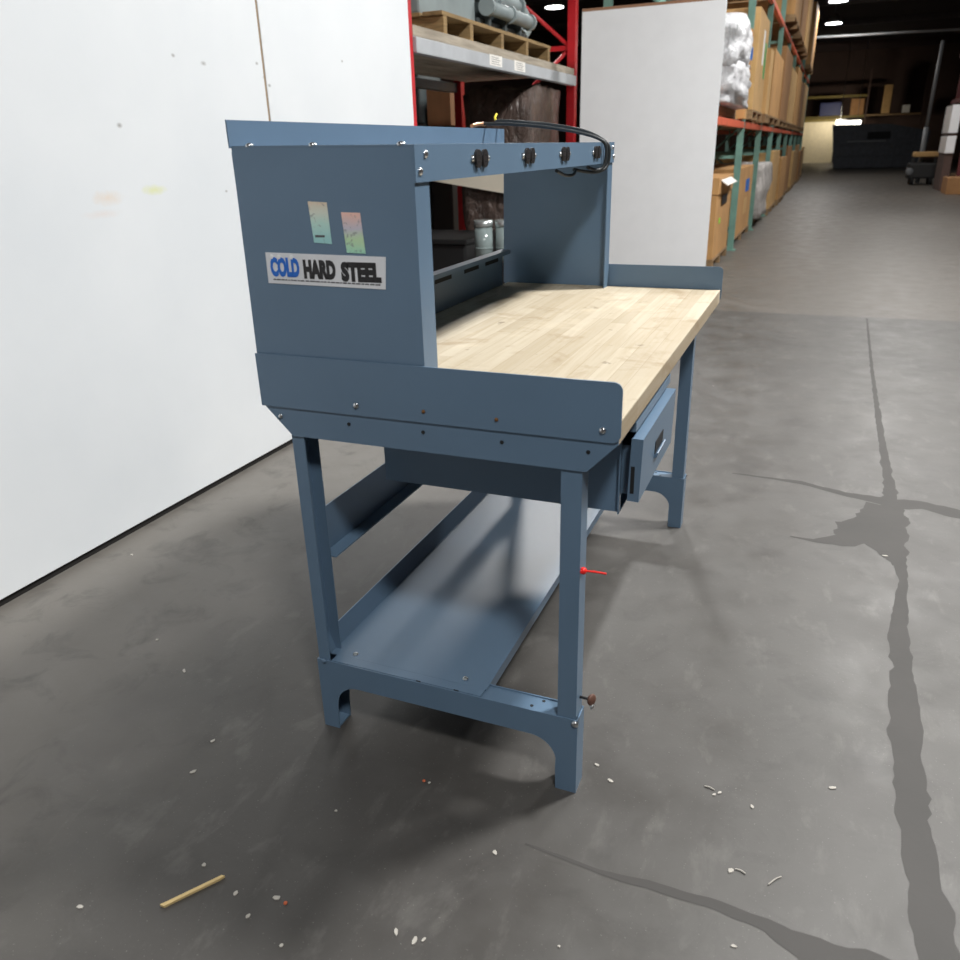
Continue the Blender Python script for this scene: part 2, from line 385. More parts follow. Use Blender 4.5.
# ================================================================== WORKBENCH
D, L = .76, 1.46
wb = thing('workbench', 'blue-grey steel workbench with maple top, riser shelf, drawer and lower shelf', 'workbench', (-D/2, L/2, 0))
MB().box(-.756, 0, .001, L-.001, .825, .869, .003).build('benchtop', 'top', wb)
def rounded(x0, x1, z0, z1, r, corners):
    """rectangle in x-z with some rounded corners; corners subset of 'tl tr bl br'"""
    out = []
    for key, cx, cz, a0 in (('br', x1, z0, -90), ('tr', x1, z1, 0), ('tl', x0, z1, 90), ('bl', x0, z0, 180)):
        if key in corners:
            ox = cx-r if 'r' in key else cx+r; oz = cz-r if 't' in key else cz+r
            for k in range(6):
                a = math.radians(a0+k*18); out.append((ox+r*math.cos(a), oz+r*math.sin(a)))
        else: out.append((cx, cz))
    return out
def bolts(parent, items, name='bolt'):
    for (c, d, r, m) in items:
        MB().dome(c, d, r, r*.6).build(name, m, parent)
# end stops
for sgn, y in ((-1, 0), (1, L)):
    a, b = (y-.003, y) if sgn < 0 else (y, y+.003)
    o = MB().prism(rounded(-.768, .004, .831, .943, .016, ('tr', 'br')), 'y', a, b).build('end_stop', 'paint', wb)
    yy = a-.0005 if sgn < 0 else b+.0005
    bolts(o, [((-.535, yy, .852), (0, sgn, 0), .0065, 'zinc'), ((-.029, yy, .853), (0, sgn, 0), .0065, 'zinc'),
              ((-.384, yy, .854), (0, sgn, 0), .004, 'rust'), ((-.232, yy, .853), (0, sgn, 0), .004, 'rust')])
    # tapered top cross channel under the stop
    a, b = (.0003, .0035) if sgn < 0 else (y-.0035, y-.0003)
    q = MB().prism([(-.76, .846), (-.76, .828), (-.70, .768), (-.058, .768), (-.0, .828), (-.0, .846)], 'y', a, b)
    fa, fb = (.0035, .055) if sgn < 0 else (y-.055, y-.0035)
    q.box(-.70, -.058, fa, fb, .768, .771)
    o = q.build('top_end_channel', 'paint', wb)
    hy0, hy1 = (-.0008, .0004) if sgn < 0 else (y-.0004, y+.0008)
    for x, z in ((-.558, .809), (-.389, .810), (-.223, .808), (-.055, .808)):
        MB().cyl((x, hy0, z), (x, hy1, z), .004, 10).build('bolt_hole', 'hole', o)
    bolts(o, [((-.725, hy0 if sgn < 0 else hy1, .810), (0, sgn, 0), .0055, 'zinc')])
# legs (channels) and foot frames
def leg(x0, x1, xw, y0, y1):
    t = .003; o, i = (xw, xw-t) if xw == x1 else (xw, xw+t); e = x0 if xw == x1 else x1
    return MB().prism([(o, y0), (e, y0), (e, y0+t), (i, y0+t), (i, y1-t), (e, y1-t), (e, y1), (o, y1)], 'z', .02, .822)
legs = {}
for end, (y0, y1) in (('n', (.004, .049)), ('f', (L-.049, L-.004))):
    legs['f'+end] = leg(-.107, -.066, -.066, y0, y1).build('leg', 'paint', wb)
    legs['r'+end] = leg(-.706, -.676, -.706, y0 if end == 'n' else y0-.007, y1+.007 if end == 'n' else y1).build('leg', 'paint', wb)
def arc(cx, cz, r, a0, a1, n=8): return [(cx+r*math.cos(math.radians(a0+(a1-a0)*k/n)), cz+r*math.sin(math.radians(a0+(a1-a0)*k/n))) for k in range(n+1)]
foot_poly = [(-.7102, 0), (-.668, 0), (-.666, .06)] + arc(-.604, .074, .060, 180, 90)[1:] + arc(-.168, .074, .060, 90, 0)[:-1] + [(-.110, .06), (-.109, 0), (-.0618, 0), (-.0618, .198), (-.7102, .198)]
for y, s in ((0, 1), (L, -1)):
    a, b = sorted((y+s*.0, y+s*.003)); c, d = sorted((y+s*.0505, y+s*.0535)); e, f = sorted((y+s*.003, y+s*.0505))
    q = MB().prism(foot_poly, 'y', a, b).prism(foot_poly, 'y', c, d)
    q.box(-.7102, -.7072, e, f, 0, .198); q.box(-.0648, -.0618, e, f, 0, .198)
    q.box(-.662, -.108, e, f, .192, .195)
    q.box(-.707, -.67, e, f, 0, .004); q.box(-.108, -.065, e, f, 0, .004)
    o = q.build('foot_frame', 'paint', wb)
    bolts(o, [((-.067, y-s*.001, .203-.014), (0, -s, 0), .008, 'zinc'), ((-.69, y-s*.001, .196), (0, -s, 0), .006, 'paint')])
    for x, yy in ((-.17, .018), (-.15, .042)):
        MB().cyl((x, y+s*yy, .1948), (x, y+s*yy, .1956), .004, 10).build('bolt_hole', 'hole', o)
# gusset on the far front leg seen along the front, and bits fixed to the near legs
MB().cyl((-.066, .03, .238), (-.046, .03, .238), .003, 10, None, 'hole').dome((-.040, .030, .238), (1, -.5, .2), .013, .006, 'brownr').build('rubber_bumper', 'brownr', legs['fn'])
bolts(legs['fn'], [((-.036, .022, .226), (1, -.3, -.2), .006, 'zinc')])
MB().box(-.718, -.706, .02, .05, .44, .475, .002).build('cable_clip', 'hole', legs['rn'])
# lower shelf
q = MB()
q.prism([(-.708, .245), (-.692, .199), (-.692, .196), (-.285, .196), (-.285, .172), (-.282, .172), (-.282, .199), (-.689, .199), (-.705, .246)], 'y', .03, L-.03)
q.box(-.672, -.285, .004, .0298, .196, .199)
sh = q.build('lower_shelf', 'paint', wb)
for x in (-.44, -.345): MB().box(x-.006, x+.006, .0032, .0055, .1955, .1995).build('seam_slot', 'hole', sh)
bolts(sh, [((-.630, .046, .1995), (0, 0, 1), .007, 'zinc'), ((-.342, .050, .1995), (0, 0, 1), .007, 'zinc'), ((-.655, 1.405, .1995), (0, 0, 1), .007, 'zinc'), ((-.325, 1.405, .1995), (0, 0, 1), .007, 'zinc')])
# back brace channel
MB().prism([(-.703, .452), (-.664, .452), (-.664, .455), (-.700, .455), (-.700, .565), (-.703, .565)], 'y', .0575, L-.0575).build('back_brace', 'paint', wb)
# drawer housing and drawer
y0, y1 = .205, .56
q = MB()
q.box(-.60, -.036, y0, y0+.003, .60, .822); q.box(-.60, -.036, y1-.003, y1, .60, .822)
q.box(-.60, -.597, y0+.003, y1-.003, .60, .822); q.box(-.597, -.036, y0+.003, y1-.003, .60, .603)
q.box(-.039, -.036, y0-.012, y0, .60, .822); q.box(-.039, -.036, y1, y1+.012, .60, .822)
dh = q.build('drawer_housing', 'paint', wb)
MB().box(-.036, -.006, y0-.02, y1+.012, .790, .810).build('header_strip', 'paint', dh)
q = MB(); piv = (.0, .38, .64); tilt = Matrix.Rotation(math.radians(1.5), 3, 'Y'); ya, yb = .186, .570
q.box(.003, .006, ya, yb, .637, .775, 0, None, tilt, piv)
for yy in (ya, yb-.003): q.box(-.018, .003, yy, yy+.003, .637, .775, 0, None, tilt, piv)
q.box(-.018, .003, ya+.003, yb-.003, .772, .775, 0, None, tilt, piv); q.box(-.018, .003, ya+.003, yb-.003, .637, .640, 0, None, tilt, piv)
q.box(-.50, -.016, .215, .218, .64, .75); q.box(-.50, -.016, .537, .54, .64, .75); q.box(-.50, -.016, .218, .537, .64, .643); q.box(-.50, -.497, .218, .537, .643, .75)
dr = q.build('drawer', 'paint', wb)
MB().box(.005, .0075, .335, .425, .690, .720, 0, None, tilt, piv).build('handle_recess', 'hole', dr)
MB().prism([(.006, .680), (.014, .686), (.016, .694), (.013, .695), (.006, .688)], 'y', .333, .427).build('handle', 'paint', dr)['label'] = 'folded pull lip of the drawer'
MB().box(-.013, -.005, ya-.0006, ya+.0006, .655, .715).build('side_slot', 'hole', dr)
# riser: end panels, shelf, back rail
XR, ZR = -.38, 1.331
for s, ya in ((1, .004), (-1, L-.004)):
    a, b = sorted((ya, ya+s*.003)); c, d = sorted((ya+s*.003, ya+s*.058)); e, f = sorted((ya+s*.003, ya+s*.05))
    q = MB().prism([(-.769, .8695), (XR, .8695), (XR, ZR-.002), (-.7625, ZR+.005)], 'y', a, b); q.box(XR-.003, XR, c, d, .8695, 1.272); 
    if s > 0: q.box(-.766, -.763, e, f, .8695, ZR-.003)
    p = q.build('riser_end_panel', 'paint', wb)
    if s > 0: near_panel = p
q = MB()
q.prism([(-.7625, ZR+.005), (XR+.001, ZR-.002), (XR+.001, ZR+.001), (-.7625, ZR+.008)], 'y', .0036, L-.0036)
q.box(XR+.001, XR+.004, .002, L-.002, 1.270, ZR+.001)
q.box(-.7655, -.7625, .0, L, ZR+.004, 1.384)
rs = q.build('riser_shelf', 'paint', wb)
bolts(rs, [((x, .010, ZR+.0012+(XR-x)*.0183), (0, 0, 1), .008, 'zinc') for x in (-.725, -.585, -.405)])
xb = XR+.0045
bolts(rs, [((xb, .044, 1.316), (1, 0, 0), .007, 'zinc'), ((xb, .020, 1.288), (1, 0, 0), .007, 'zinc'), ((xb, L-.03, 1.316), (1, 0, 0), .007, 'zinc'), ((xb, L-.012, 1.288), (1, 0, 0), .007, 'zinc')])
for yc in (.296, .599, .893, 1.227):
    q = MB()
    q.box(xb-.0015, xb+.0012, yc-.046, yc+.046, 1.297, 1.311, .0, 'zinc')
    for sgn in (-1, 1):
        q.prism([(yc+sgn*.018+.015*math.cos(t)*(1 if abs(math.cos(t)) < .8 else .95), 1.304+.0175*math.sin(t)) for t in [2*math.pi*k/16 for k in range(16)]], 'x', xb, xb+.006, 'blackp')
        for dz in (-.006, .006): q.box(xb+.0055, xb+.0066, yc+sgn*.018-.005, yc+sgn*.018+.005, 1.304+dz-.001, 1.304+dz+.001, 0, 'hole')
        q.dome((xb+.002, yc+sgn*.042, 1.304), (1, 0, 0), .005, .003, 'zinc')
    q.build('outlet', 'blackp', rs)
q = MB().box(-.757, -.754, .06, L-.06, .8695, .992).box(-.754, -.722, .06, L-.06, .989, .992).box(-.725, -.722, .06, L-.06, .978, .989)
br = q.build('back_rail', 'paint', wb)
for yc in (.50, .70, .90, 1.12, 1.30): MB().box(-.7542, -.7530, yc-.06, yc+.06, .955, .970, .0).build('rail_slot', 'hole', br)
# cord: out of the far outlet, up over the lip, loops across the shelf
q = MB()
q.tube([(-.40, 1.22, 1.262), (-.385, 1.28, 1.252), (-.368, 1.30, 1.266), (-.364, 1.30, 1.318), (-.385, 1.29, 1.342), (-.45, 1.28, 1.362), (-.55, 1.27, 1.380), (-.66, 1.27, 1.392), (-.755, 1.29, 1.397), (-.772, 1.30, 1.397)], .0050)
q.tube([(-.42, 1.14, 1.258), (-.392, 1.27, 1.246), (-.366, 1.325, 1.262), (-.361, 1.325, 1.316), (-.385, 1.33, 1.340), (-.46, 1.38, 1.368), (-.58, 1.42, 1.390), (-.68, 1.40, 1.402), (-.752, 1.40, 1.408), (-.772, 1.405, 1.406)], .0050)
q.tube([(-.40, .90, 1.262), (-.40, .98, 1.248), (-.40, 1.06, 1.246), (-.42, 1.16, 1.256)], .0045)
pc = q.build('power_cord', 'cord', wb)
MB().tube([(-.771, 1.303, 1.396), (-.780, 1.27, 1.396), (-.782, 1.22, 1.390)], .006, sub=4).build('wire_end', 'copper', pc)
MB().tube([(-.768, 1.405, 1.406), (-.780, 1.42, 1.418), (-.786, 1.45, 1.430)], .004, sub=4).build('wire_end', 'yel', pc)
# printed plate and stickers on the near end panel
yp = .004
np_ = MB().prism([(-.715, 1.087), (-.452, 1.084), (-.447, 1.143), (-.714, 1.146)], 'y', yp-.0012, yp-.0002).build('nameplate', 'silver', wb)
def lettering(txt, x0, x1, z0, z1, y, m, name, parent, fat=0.0):
    c = bpy.data.curves.new(name, 'FONT'); c.body = txt; c.size = 1; c.extrude = .004; c.offset = fat; c.resolution_u = 3
    t = bpy.data.objects.new(name, c); COL.objects.link(t); bpy.context.view_layer.update()
    me = bpy.data.meshes.new_from_object(t.evaluated_get(bpy.context.evaluated_depsgraph_get()))
    bpy.data.objects.remove(t); bpy.data.curves.remove(c)
    xs = [v.co.x for v in me.vertices]; ys = [v.co.y for v in me.vertices]
    for v in me.vertices:
        u = (v.co.x-min(xs))/(max(xs)-min(xs)); h = (v.co.y-min(ys))/(max(ys)-min(ys)); d = v.co.z
        v.co = Vector((x0+u*(x1-x0), y-.0004-d*.1, z0+h*(z1-z0)))-OFF
    me.materials.append(MT[m]); o = bpy.data.objects.new(name, me); COL.objects.link(o); o.parent = parent
    return o
yl = yp-.0012
lettering('COLD', -.7055, -.6385, 1.1000, 1.1375, yl+.0001, 'lblue', 'lettering', np_, .06)['label'] = 'blue word COLD'
lettering('HARD', -.629, -.557, 1.0985, 1.1345, yl+.0001, 'lblack', 'lettering', np_, .07)['label'] = 'blotchy black word HARD'
lettering('STEEL', -.545, -.459, 1.0955, 1.1325, yl+.0001, 'lblack', 'lettering', np_, .07)['label'] = 'blotchy black word STEEL'
q = MB(); x = -.702
while x < -.462:
    wd = random.uniform(.004, .011); q.box(x, x+wd, yl-.0004, yl+.0002, 1.0935-(x+.702)*.012, 1.0960-(x+.702)*.012); x += wd+random.uniform(.0015, .003)
q.build('small_print', 'tiny', np_)
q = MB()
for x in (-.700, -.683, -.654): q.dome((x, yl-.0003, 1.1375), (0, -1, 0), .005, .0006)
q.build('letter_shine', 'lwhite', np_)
a = MB().prism([(-.604, 1.240), (-.563, 1.238), (-.560, 1.164), (-.599, 1.166)], 'y', yp-.001, yp-.0002).build('hologram_sticker', 'h1', wb); a['label'] = 'upper left teal hologram sticker'
MB().box(-.595, -.574, yp-.0014, yp-.0008, 1.176, 1.180).build('small_print', 'tiny', a)
a = MB().prism([(-.534, 1.221), (-.494, 1.220), (-.489, 1.148), (-.529, 1.149)], 'y', yp-.001, yp-.0002).build('hologram_sticker', 'h2', wb); a['label'] = 'pink to green hologram sticker'

# red cable tie on the near front leg
t = thing('cable_tie', 'short red plastic cable tie stuck on the near front bench leg', 'cable tie', (-.06, .02, .555))
MB().box(-.0655, -.062, .004, .020, .552, .558, .001).dome((-.061, .012, .555), (1, 0, 0), .0075, .007).build('head', 'redp', t)
MB().tube([(-.060, .012, .555), (-.038, .014, .5555), (-.016, .016, .5545)], .0022, 8).build('tail', 'redp', t)

# ================================================================== RED RACK BEHIND THE WHITE WALL
rk = thing('pallet_rack', 'red steel pallet rack with a grey beam, beyond the white wall', 'rack', (-2.65, 5.1, 0))
for yu in (3.44, 6.98):
    for x in (-2.14, -3.34):
        q = MB().box(x-.04, x+.04, yu-.045, yu+.045, .012, 4.2, .006).box(x-.07, x+.07, yu-.07, yu+.07, 0, .012)
        o = q.build('upright', 'red', rk)
    q = MB()
    for k, z in enumerate((.3, 1.25, 2.2, 3.15)):
        q.box(-3.30, -2.18, yu-.015, yu+.015, z-.02, z+.02)
        a, b = ((-2.18, yu, z+.02), (-3.30, yu, z+.93)) if k % 2 == 0 else ((-3.30, yu, z+.02), (-2.18, yu, z+.93))
        q.cyl(a, b, .018, 8)
    q.build('brace', 'red', rk)
bm_ = MB().box(-2.14, -2.08, 3.49, 6.93, 1.865, 1.952, .006).box(-2.165, -2.10, 3.49, 6.93, 1.945, 1.955).build('beam', 'beam', rk)
for y in (4.79, 5.31):
    o = MB().box(-2.0800, -2.0785, y-.125, y+.125, 1.885, 1.955).build('beam_label', 'paper', bm_)
    q = MB()
    for k in range(4): q.box(-2.0786, -2.0780, y-.09, y+.09-.03*(k % 2), 1.895+k*.014, 1.899+k*.014)
    q.build('small_print', 'ink', o)
MB().box(-3.40, -3.34, 3.49, 6.93, 1.865, 1.952, .006).build('beam', 'machd', rk)
for k in range(7):
    x = -2.10-k*.165; MB().box(x-.155, x, 3.49, 6.92, 1.956, 2.015, .004).build('deck_plank', 'plank', rk)

# long skid on the deck
sk = thing('skid', 'open ended wooden skid carrying grey machinery on the rack beam', 'skid', (-2.6, 5.15, 2.016))
ys = [4.0, 4.44, 5.04, 5.61, 6.19]
for k, y in enumerate(ys): MB().box(-3.05, -2.13, y, y+.055, 2.0165, 2.125, .003).build('runner', 'skid', sk)
for k in range(6):
    x = -2.13-k*.16; MB().box(x-.14, x, 3.98, 6.27, 2.125, 2.150, .003).build('deck_board', 'skid', sk)
# grey machinery on the skid
mc = thing('conveyor_machine', 'grey machinery with long pipes lying on the wooden skid', 'machine', (-2.6, 5.1, 2.15))
MB().box(-2.95, -2.32, 4.05, 5.0, 2.152, 2.42, .02).box(-2.9, -2.40, 4.1, 4.8, 2.42, 2.75, .03).build('housing', 'mach', mc)
MB().box(-2.9, -2.3, 5.0, 6.1, 2.152, 2.24, .01).build('bed', 'machd', mc)
for (x, z, ya, yb, r) in ((-2.24, 2.31, 5.04, 6.0, .05), (-2.42, 2.45, 5.04, 6.15, .075), (-2.66, 2.40, 5.02, 6.4, .075)):
    q = MB().cyl((x, ya, z), (x, yb, z), r, 20)
    for yy in (ya, yb, (ya+yb)/2): q.cyl((x, yy-.02, z), (x, yy+.02, z), r*1.28, 20)
    q.build('pipe', 'mach', mc)
q = MB()
for y in (5.15, 5.5, 5.85): MB().box(-2.70, -2.26, y-.02, y+.02, 2.152, 2.36, .006).build('saddle', 'machd', mc)
MB().tube([(-2.42, 6.15, 2.44), (-2.40, 6.27, 2.41), (-2.38, 6.30, 2.32), (-2.40, 6.22, 2.245)], .065, 16).build('elbow_pipe', 'mach', mc)

# pallet load wrapped in dark film, right side of the rack
pl = thing('wrapped_pallet', 'tall goods wrapped in dark brown stretch film below the grey beam', 'pallet', (-2.5, 6.15, 0))
MB().box(-2.85, -2.12, 5.7, 6.62, .001, .11, .01).build('pallet', 'pal', pl)
MB().lump(-2.78, -2.15, 5.72, 6.62, .11, 1.80, .10, 9, 3, .12).build('film_wrap', 'wrap', pl)
# goods behind the rack
tag(MB().box(-4.55, -4.2, 7.8, 8.4, 0, 1.62, .01).box(-4.6, -4.2, 7.8, 8.4, 1.62, 2.15, .02).build('metal_cabinet', 'machd', None, (-4.4, 8.1, 0)), 'dim grey cabinet in the dark beyond the red rack', 'cabinet')
t = thing('carton', 'dim brown carton on a stand, left of the red rear post', 'box', (-4.02, 8.05, 0))
MB().box(-4.15, -3.87, 7.9, 8.2, 0, 1.585, .01).build('stand', 'black', t); MB().box(-4.15, -3.85, 7.88, 8.22, 1.587, 1.98, .006).build('box', 'c4', t)
# dark crates, cream board, glass drums seen through the riser opening
ct = thing('machine_crate', 'low black machine crate seen through the riser opening', 'crate', (-2.7, 5.2, 0))
MB().box(-3.1, -2.42, 4.9, 5.66, .0, .60, .02).build('body', 'black', ct); MB().box(-3.12, -2.40, 4.88, 5.68, .60, .64, .008).build('lid', 'black', ct)
t = tag(MB().prism([(-3.14, 1.082), (-2.280, .945), (-2.250, 1.15), (-3.10, 1.25)], 'y', 5.655, 5.68).build('tilted_board', 'cream', None, (-2.6, 5.57, .95)), 'cream board tilted on edge, seen through the riser opening', 'board')

def drum(x, y, z, r, h, label):
    t = thing('glass_drum', label, 'drum', (x, y, z))
    MB().cyl((x, y, z+.001), (x, y, z+h*.84), r, 20).cyl((x, y, z+h*.30), (x, y, z+h*.34), r*1.04, 20).build('body', 'gl', t)
    MB().cyl((x, y, z+h*.84), (x, y, z+h), r*1.07, 20).build('lid', 'lid', t)
tb = thing('low_stand', 'low black stand carrying glass drums behind the bench', 'stand', (-2.38, 5.25, 0))
MB().box(-2.36, -2.05, 4.86, 5.30, .44, .47, .004).build('stand_top', 'black', tb)
for x in (-2.33, -2.07):
    for y in (4.88, 5.28): MB().box(x-.015, x+.015, y-.015, y+.015, 0, .44).build('leg', 'black', tb)
drum(-2.275, 4.95, .47, .075, .32, 'glass drum with silver lid, left one behind the bench opening')
drum(-2.12, 5.0, .47, .065, .32, 'glass drum with silver lid, right one behind the bench opening')

# ================================================================== WHITE SHEET AND GREEN RACK
sh_ = thing('melamine_sheet', 'large white sheet standing upright at the end of the green rack', 'sheet', (-1.27, 6.42, 0))
MB().box(-1.89, -.665, 6.41, 6.43, .002, 2.41, .002).build('panel', 'sheet', sh_)
MB().box(-1.89, -.665, 6.409, 6.431, 2.41, 2.432, .001).build('top_edge', 'sedge', sh_)

gr = thing('pallet_rack', 'long green pallet rack with orange beams lining the aisle', 'rack', (-1.3, 19, 0))
YU = [7.25+2.76*k for k in range(10)]
for yu in YU:
    for x in (-.81, -1.87):
        MB().box(x-.04, x+.04, yu-.04, yu+.04, .012, 5.0, .005).box(x-.07, x+.07, yu-.07, yu+.07, 0, .012).build('upright', 'green', gr)
    q = MB()
    for k, z in enumerate((.25, 1.15, 2.05, 2.95, 3.85)):
        q.box(-1.83, -.85, yu-.015, yu+.015, z-.02, z+.02)
        a, b = ((-.85, yu, z+.02), (-1.83, yu, z+.88)) if k % 2 == 0 else ((-1.83, yu, z+.02), (-.85, yu, z+.88))
        q.cyl(a, b, .018, 8)
    q.build('brace', 'green', gr)
for a, b in zip(YU[:-1], YU[1:]):
    for z in (1.485, 3.18):
        for x in (-.80, -1.88): MB().box(x-.03, x+.03, a+.045, b-.045, z, z+.072, .006).build('beam', 'orange', gr)
        MB().box(-1.85, -.83, a+.05, b-.05, z+.072, z+.098).build('deck', 'pal', gr)

def sticker(parent, face, c, w, h, m, name='label'):
    x, y, z = c
    b = MB()
    if face == '+x': b.box(x, x+.003, y-w/2, y+w/2, z-h/2, z+h/2)
    else: b.box(x-w/2, x+w/2, y-.003, y, z-h/2, z+h/2)
    return b.build(name, m, parent)
def carton(x0, x1, y0, y1, z0, z1, m, label, lid=False, pal=True, cat='box', group=None, name='carton'):
    t = thing(name, label, cat, ((x0+x1)/2, (y0+y1)/2, z0), group)
    zb = z0
    if pal:
        q = MB()
        for k in range(3):
            yy = y0+(y1-y0-.09)*k/2; q.box(x0, x1, yy, yy+.09, z0+.001, z0+.09)
        q.box(x0, x1, y0, y1, z0+.09, z0+.112); q.build('pallet', 'pal', t); zb = z0+.113
    MB().box(x0+.01, x1-.01, y0+.01, y1-.01, zb, z1, .008).build('box_body', m, t)
    if lid: MB().box(x0-.005, x1+.005, y0-.005, y1+.005, z1-.16, z1+.012, .006).build('box_lid', m, t)
    else: MB().box((x0+x1)/2-.03, (x0+x1)/2+.03, y0+.005, y1-.005, z1, z1+.003).build('box_tape', 'c3', t)
    return t
# ground level
t = carton(-1.75, -.80, 8.1, 9.5, 0, .96, 'c1', 'lidded cardboard bulk box right behind the white sheet, beside the first green post', lid=True)
q = MB().box(-.80, -.70, 8.25, 9.2, .94, .95, 0, None, Matrix.Rotation(math.radians(35), 3, 'Y'), (-.80, 8.7, .95)); q.build('loose_flap', 'paper', t)
sticker(t, '+x', (-.809, 8.5, .50), .12, .06, 'lime'); sticker(t, '+x', (-.80, 8.75, .72), .5, .10, 'blackp', 'dark_strap')
t = carton(-1.8, -.80, 10.2, 12.5, 0, 1.0, 'c1', 'cardboard bulk box with a blue label at floor level in the green rack')
sticker(t, '+x', (-.81, 11.7, .74), .55, .17, 'tblue'); sticker(t, '+x', (-.81, 11.6, .46), .5, .22, 'c2')
t = thing('wrapped_load', 'floor level load draped in pale plastic, second green bay', 'load', (-1.3, 13.9, 0))
MB().box(-1.8, -.84, 13.1, 14.9, .001, .11).build('pallet', 'pal', t); MB().lump(-1.8, -.70, 13.0, 15.2, .11, .98, .12, 7, 4, .2).build('plastic_wrap', 'cwrap', t)
lowlab = ['tan carton at floor level just past the pale plastic load', 'pale carton on the floor in the fourth green bay', 'brown carton on the floor in the fifth green bay', 'far tan carton on the floor in the sixth green bay',
          'far pale carton on the floor in the seventh green bay', 'far brown carton on the floor in the eighth green bay', 'last tan carton on the floor of the green rack']
for k in range(7):
    carton(-1.78, -.72+(.03 if k % 2 else 0), YU[3]+.15+2.76*(k-0)-0.0 if k < 6 else YU[9]+.2, YU[3]+2.3+2.76*k if k < 6 else YU[9]+2.2, 0, (1.15, .98, 1.2, 1.05, 1.2, 1.0, 1.1)[k], ('c2', 'c1', 'c3')[k % 3], lowlab[k], group='cartons at floor level of the green rack')
# first deck
ZD = 1.584
t = thing('plastic_bundle', 'tall bundle wrapped in crumpled white plastic on the orange beams beside the sheet', 'bundle', (-1.3, 8.6, ZD))
MB().box(-1.75, -.83, 7.5, 9.45, ZD+.001, ZD+.09).build('pallet', 'pal', t)
MB().lump(-1.70, -.68, 7.58, 9.30, ZD+.09, 2.14, .14, 13, 8, .18).lump(-1.66, -.70, 7.62, 9.2, 1.95, 2.52, .2, 13, 11, .3).build('plastic_wrap', 'wwrap', t)
t = carton(-1.78, -.70, 10.1, 11.6, ZD, 2.82, 'c2', 'tall pale carton with white and green stickers on the first deck of the green rack')
sticker(t, '+x', (-.71, 10.95, 2.45), .22, .40, 'paper'); sticker(t, '+x', (-.71, 11.3, 2.32), .26, .42, 'tgreen')
t = carton(-1.78, -.74, 9.70, 9.94, ZD, 2.55, 'c1', 'narrow carton with blue tape squeezed beside the white plastic bundle', pal=False)
sticker(t, '+x', (-.75, 9.82, 2.3), .24, .14, 'tblue', 'blue_tape')
uplab = ['shorter pale carton behind the stickered tall carton', 'tan carton beside the third green post on the first deck', 'brown carton on the first deck, fourth green bay', 'tan carton on the first deck, fifth green bay', 'pale carton on the first deck, sixth green bay', 'brown carton on the first deck, seventh green bay', 'tan carton on the first deck, last green bay']
for k in range(7):
    a = (12.05, 12.9, 15.65, 18.4, 21.2, 23.95, 26.7)[k]; b = (12.65, 15.2, 18.15, 20.9, 23.65, 26.4, 29.2)[k]
    carton(-1.78, -.68, a, b, ZD, (2.55, 2.62, 2.9, 2.75, 2.95, 2.8, 2.9)[k], ('c2', 'c1', 'c3')[k % 3], uplab[k], group='cartons on the first deck of the green rack')
ZT = 3.279
toplab = ['tall carton with white papers on the top deck', 'brown carton on the top deck, past the papered one', 'tan carton on the top deck, far end', 'pale carton at the far end of the top deck']
for k in range(4):
    a = (15.7, 18.45, 21.2, 26.7)[k]; b = (18.0, 20.9, 23.6, 29.2)[k]
    t = carton(-1.78, -.62, a, b, ZT, (4.9, 5.1, 5.2, 5.0)[k], ('c1', 'c3', 'c2', 'c1')[k], toplab[k], group='cartons on the top deck of the green rack')
    if k == 0: sticker(t, '+x', (-.629, 16.6, 4.0), .5, .35, 'paper', 'paper_sheet'); sticker(t, '+x', (-.629, 17.5, 4.3), .4, .22, 'ocher', 'paper_sheet')

# ================================================================== FAR END OF THE AISLE
q = MB()
for k in range(12): q.box(-1.55+k*.155, -1.55+k*.155+.16, 56+(k % 2)*.02, 56.015+(k % 2)*.02, .003, 2.35)
t = thing('strip_curtain', 'bright cream strip curtain doorway at the far end of the aisle', 'curtain', (-.6, 56, 0))
q.build('strips', 'strip', t); MB().box(-1.7, .4, 55.95, 56.1, 2.35, 2.5).build('header', 'yrack', t)
t = thing('tube_light', 'glowing tube light above the dark bin at the aisle end', 'lamp', (.95, 54, 2.1))
MB().cyl((.5, 54, 2.43), (.5, 54, 6.5), .012, 8).cyl((1.4, 54, 2.43), (1.4, 54, 6.5), .012, 8).box(.25, 1.65, 53.9, 54.1, 2.33, 2.43).build('fixture', 'shade', t); MB().box(.28, 1.62, 53.86, 54.05, 2.12, 2.32, .03).build('tube', 'glow2', t)
l = bpy.data.lights.new('tube_glow', 'AREA'); l.shape = 'RECTANGLE'; l.size = 1.3; l.size_y = .2; l.energy = 70; l.color = (1, .9, .72)
o = bpy.data.objects.new('tube_glow', l); o.location = (.4, 53.7, 2.6); o.rotation_euler = (math.radians(70), 0, math.radians(25)); COL.objects.link(o)
t = thing('steel_bin', 'big blue-black steel bin across the end of the aisle', 'bin', (2.4, 45, 0))
MB().prism([(.42, .02), (4.3, .02), (4.45, 1.6), (2.7, 1.95), (.14, 2.0)], 'y', 44.2, 46.2).build('body', 'blackm', t)
q = MB()
for z in (.55, 1.05): q.box(.40, 4.3, 44.12, 44.2, z, z+.10)
for x in (1.2, 2.1, 3.0, 3.8): q.box(x-.05, x+.05, 44.11, 44.2, .05, 1.7)
q.build('rib', 'blackm', t); MB().box(1.75, 2.75, 44.06, 44.11, 1.32, 1.62, .01).build('plate', 'hole', t)
MB().box(.9, 2.6, 44.05, 44.12, 1.18, 1.24, .01).build('rail', 'pole', t)
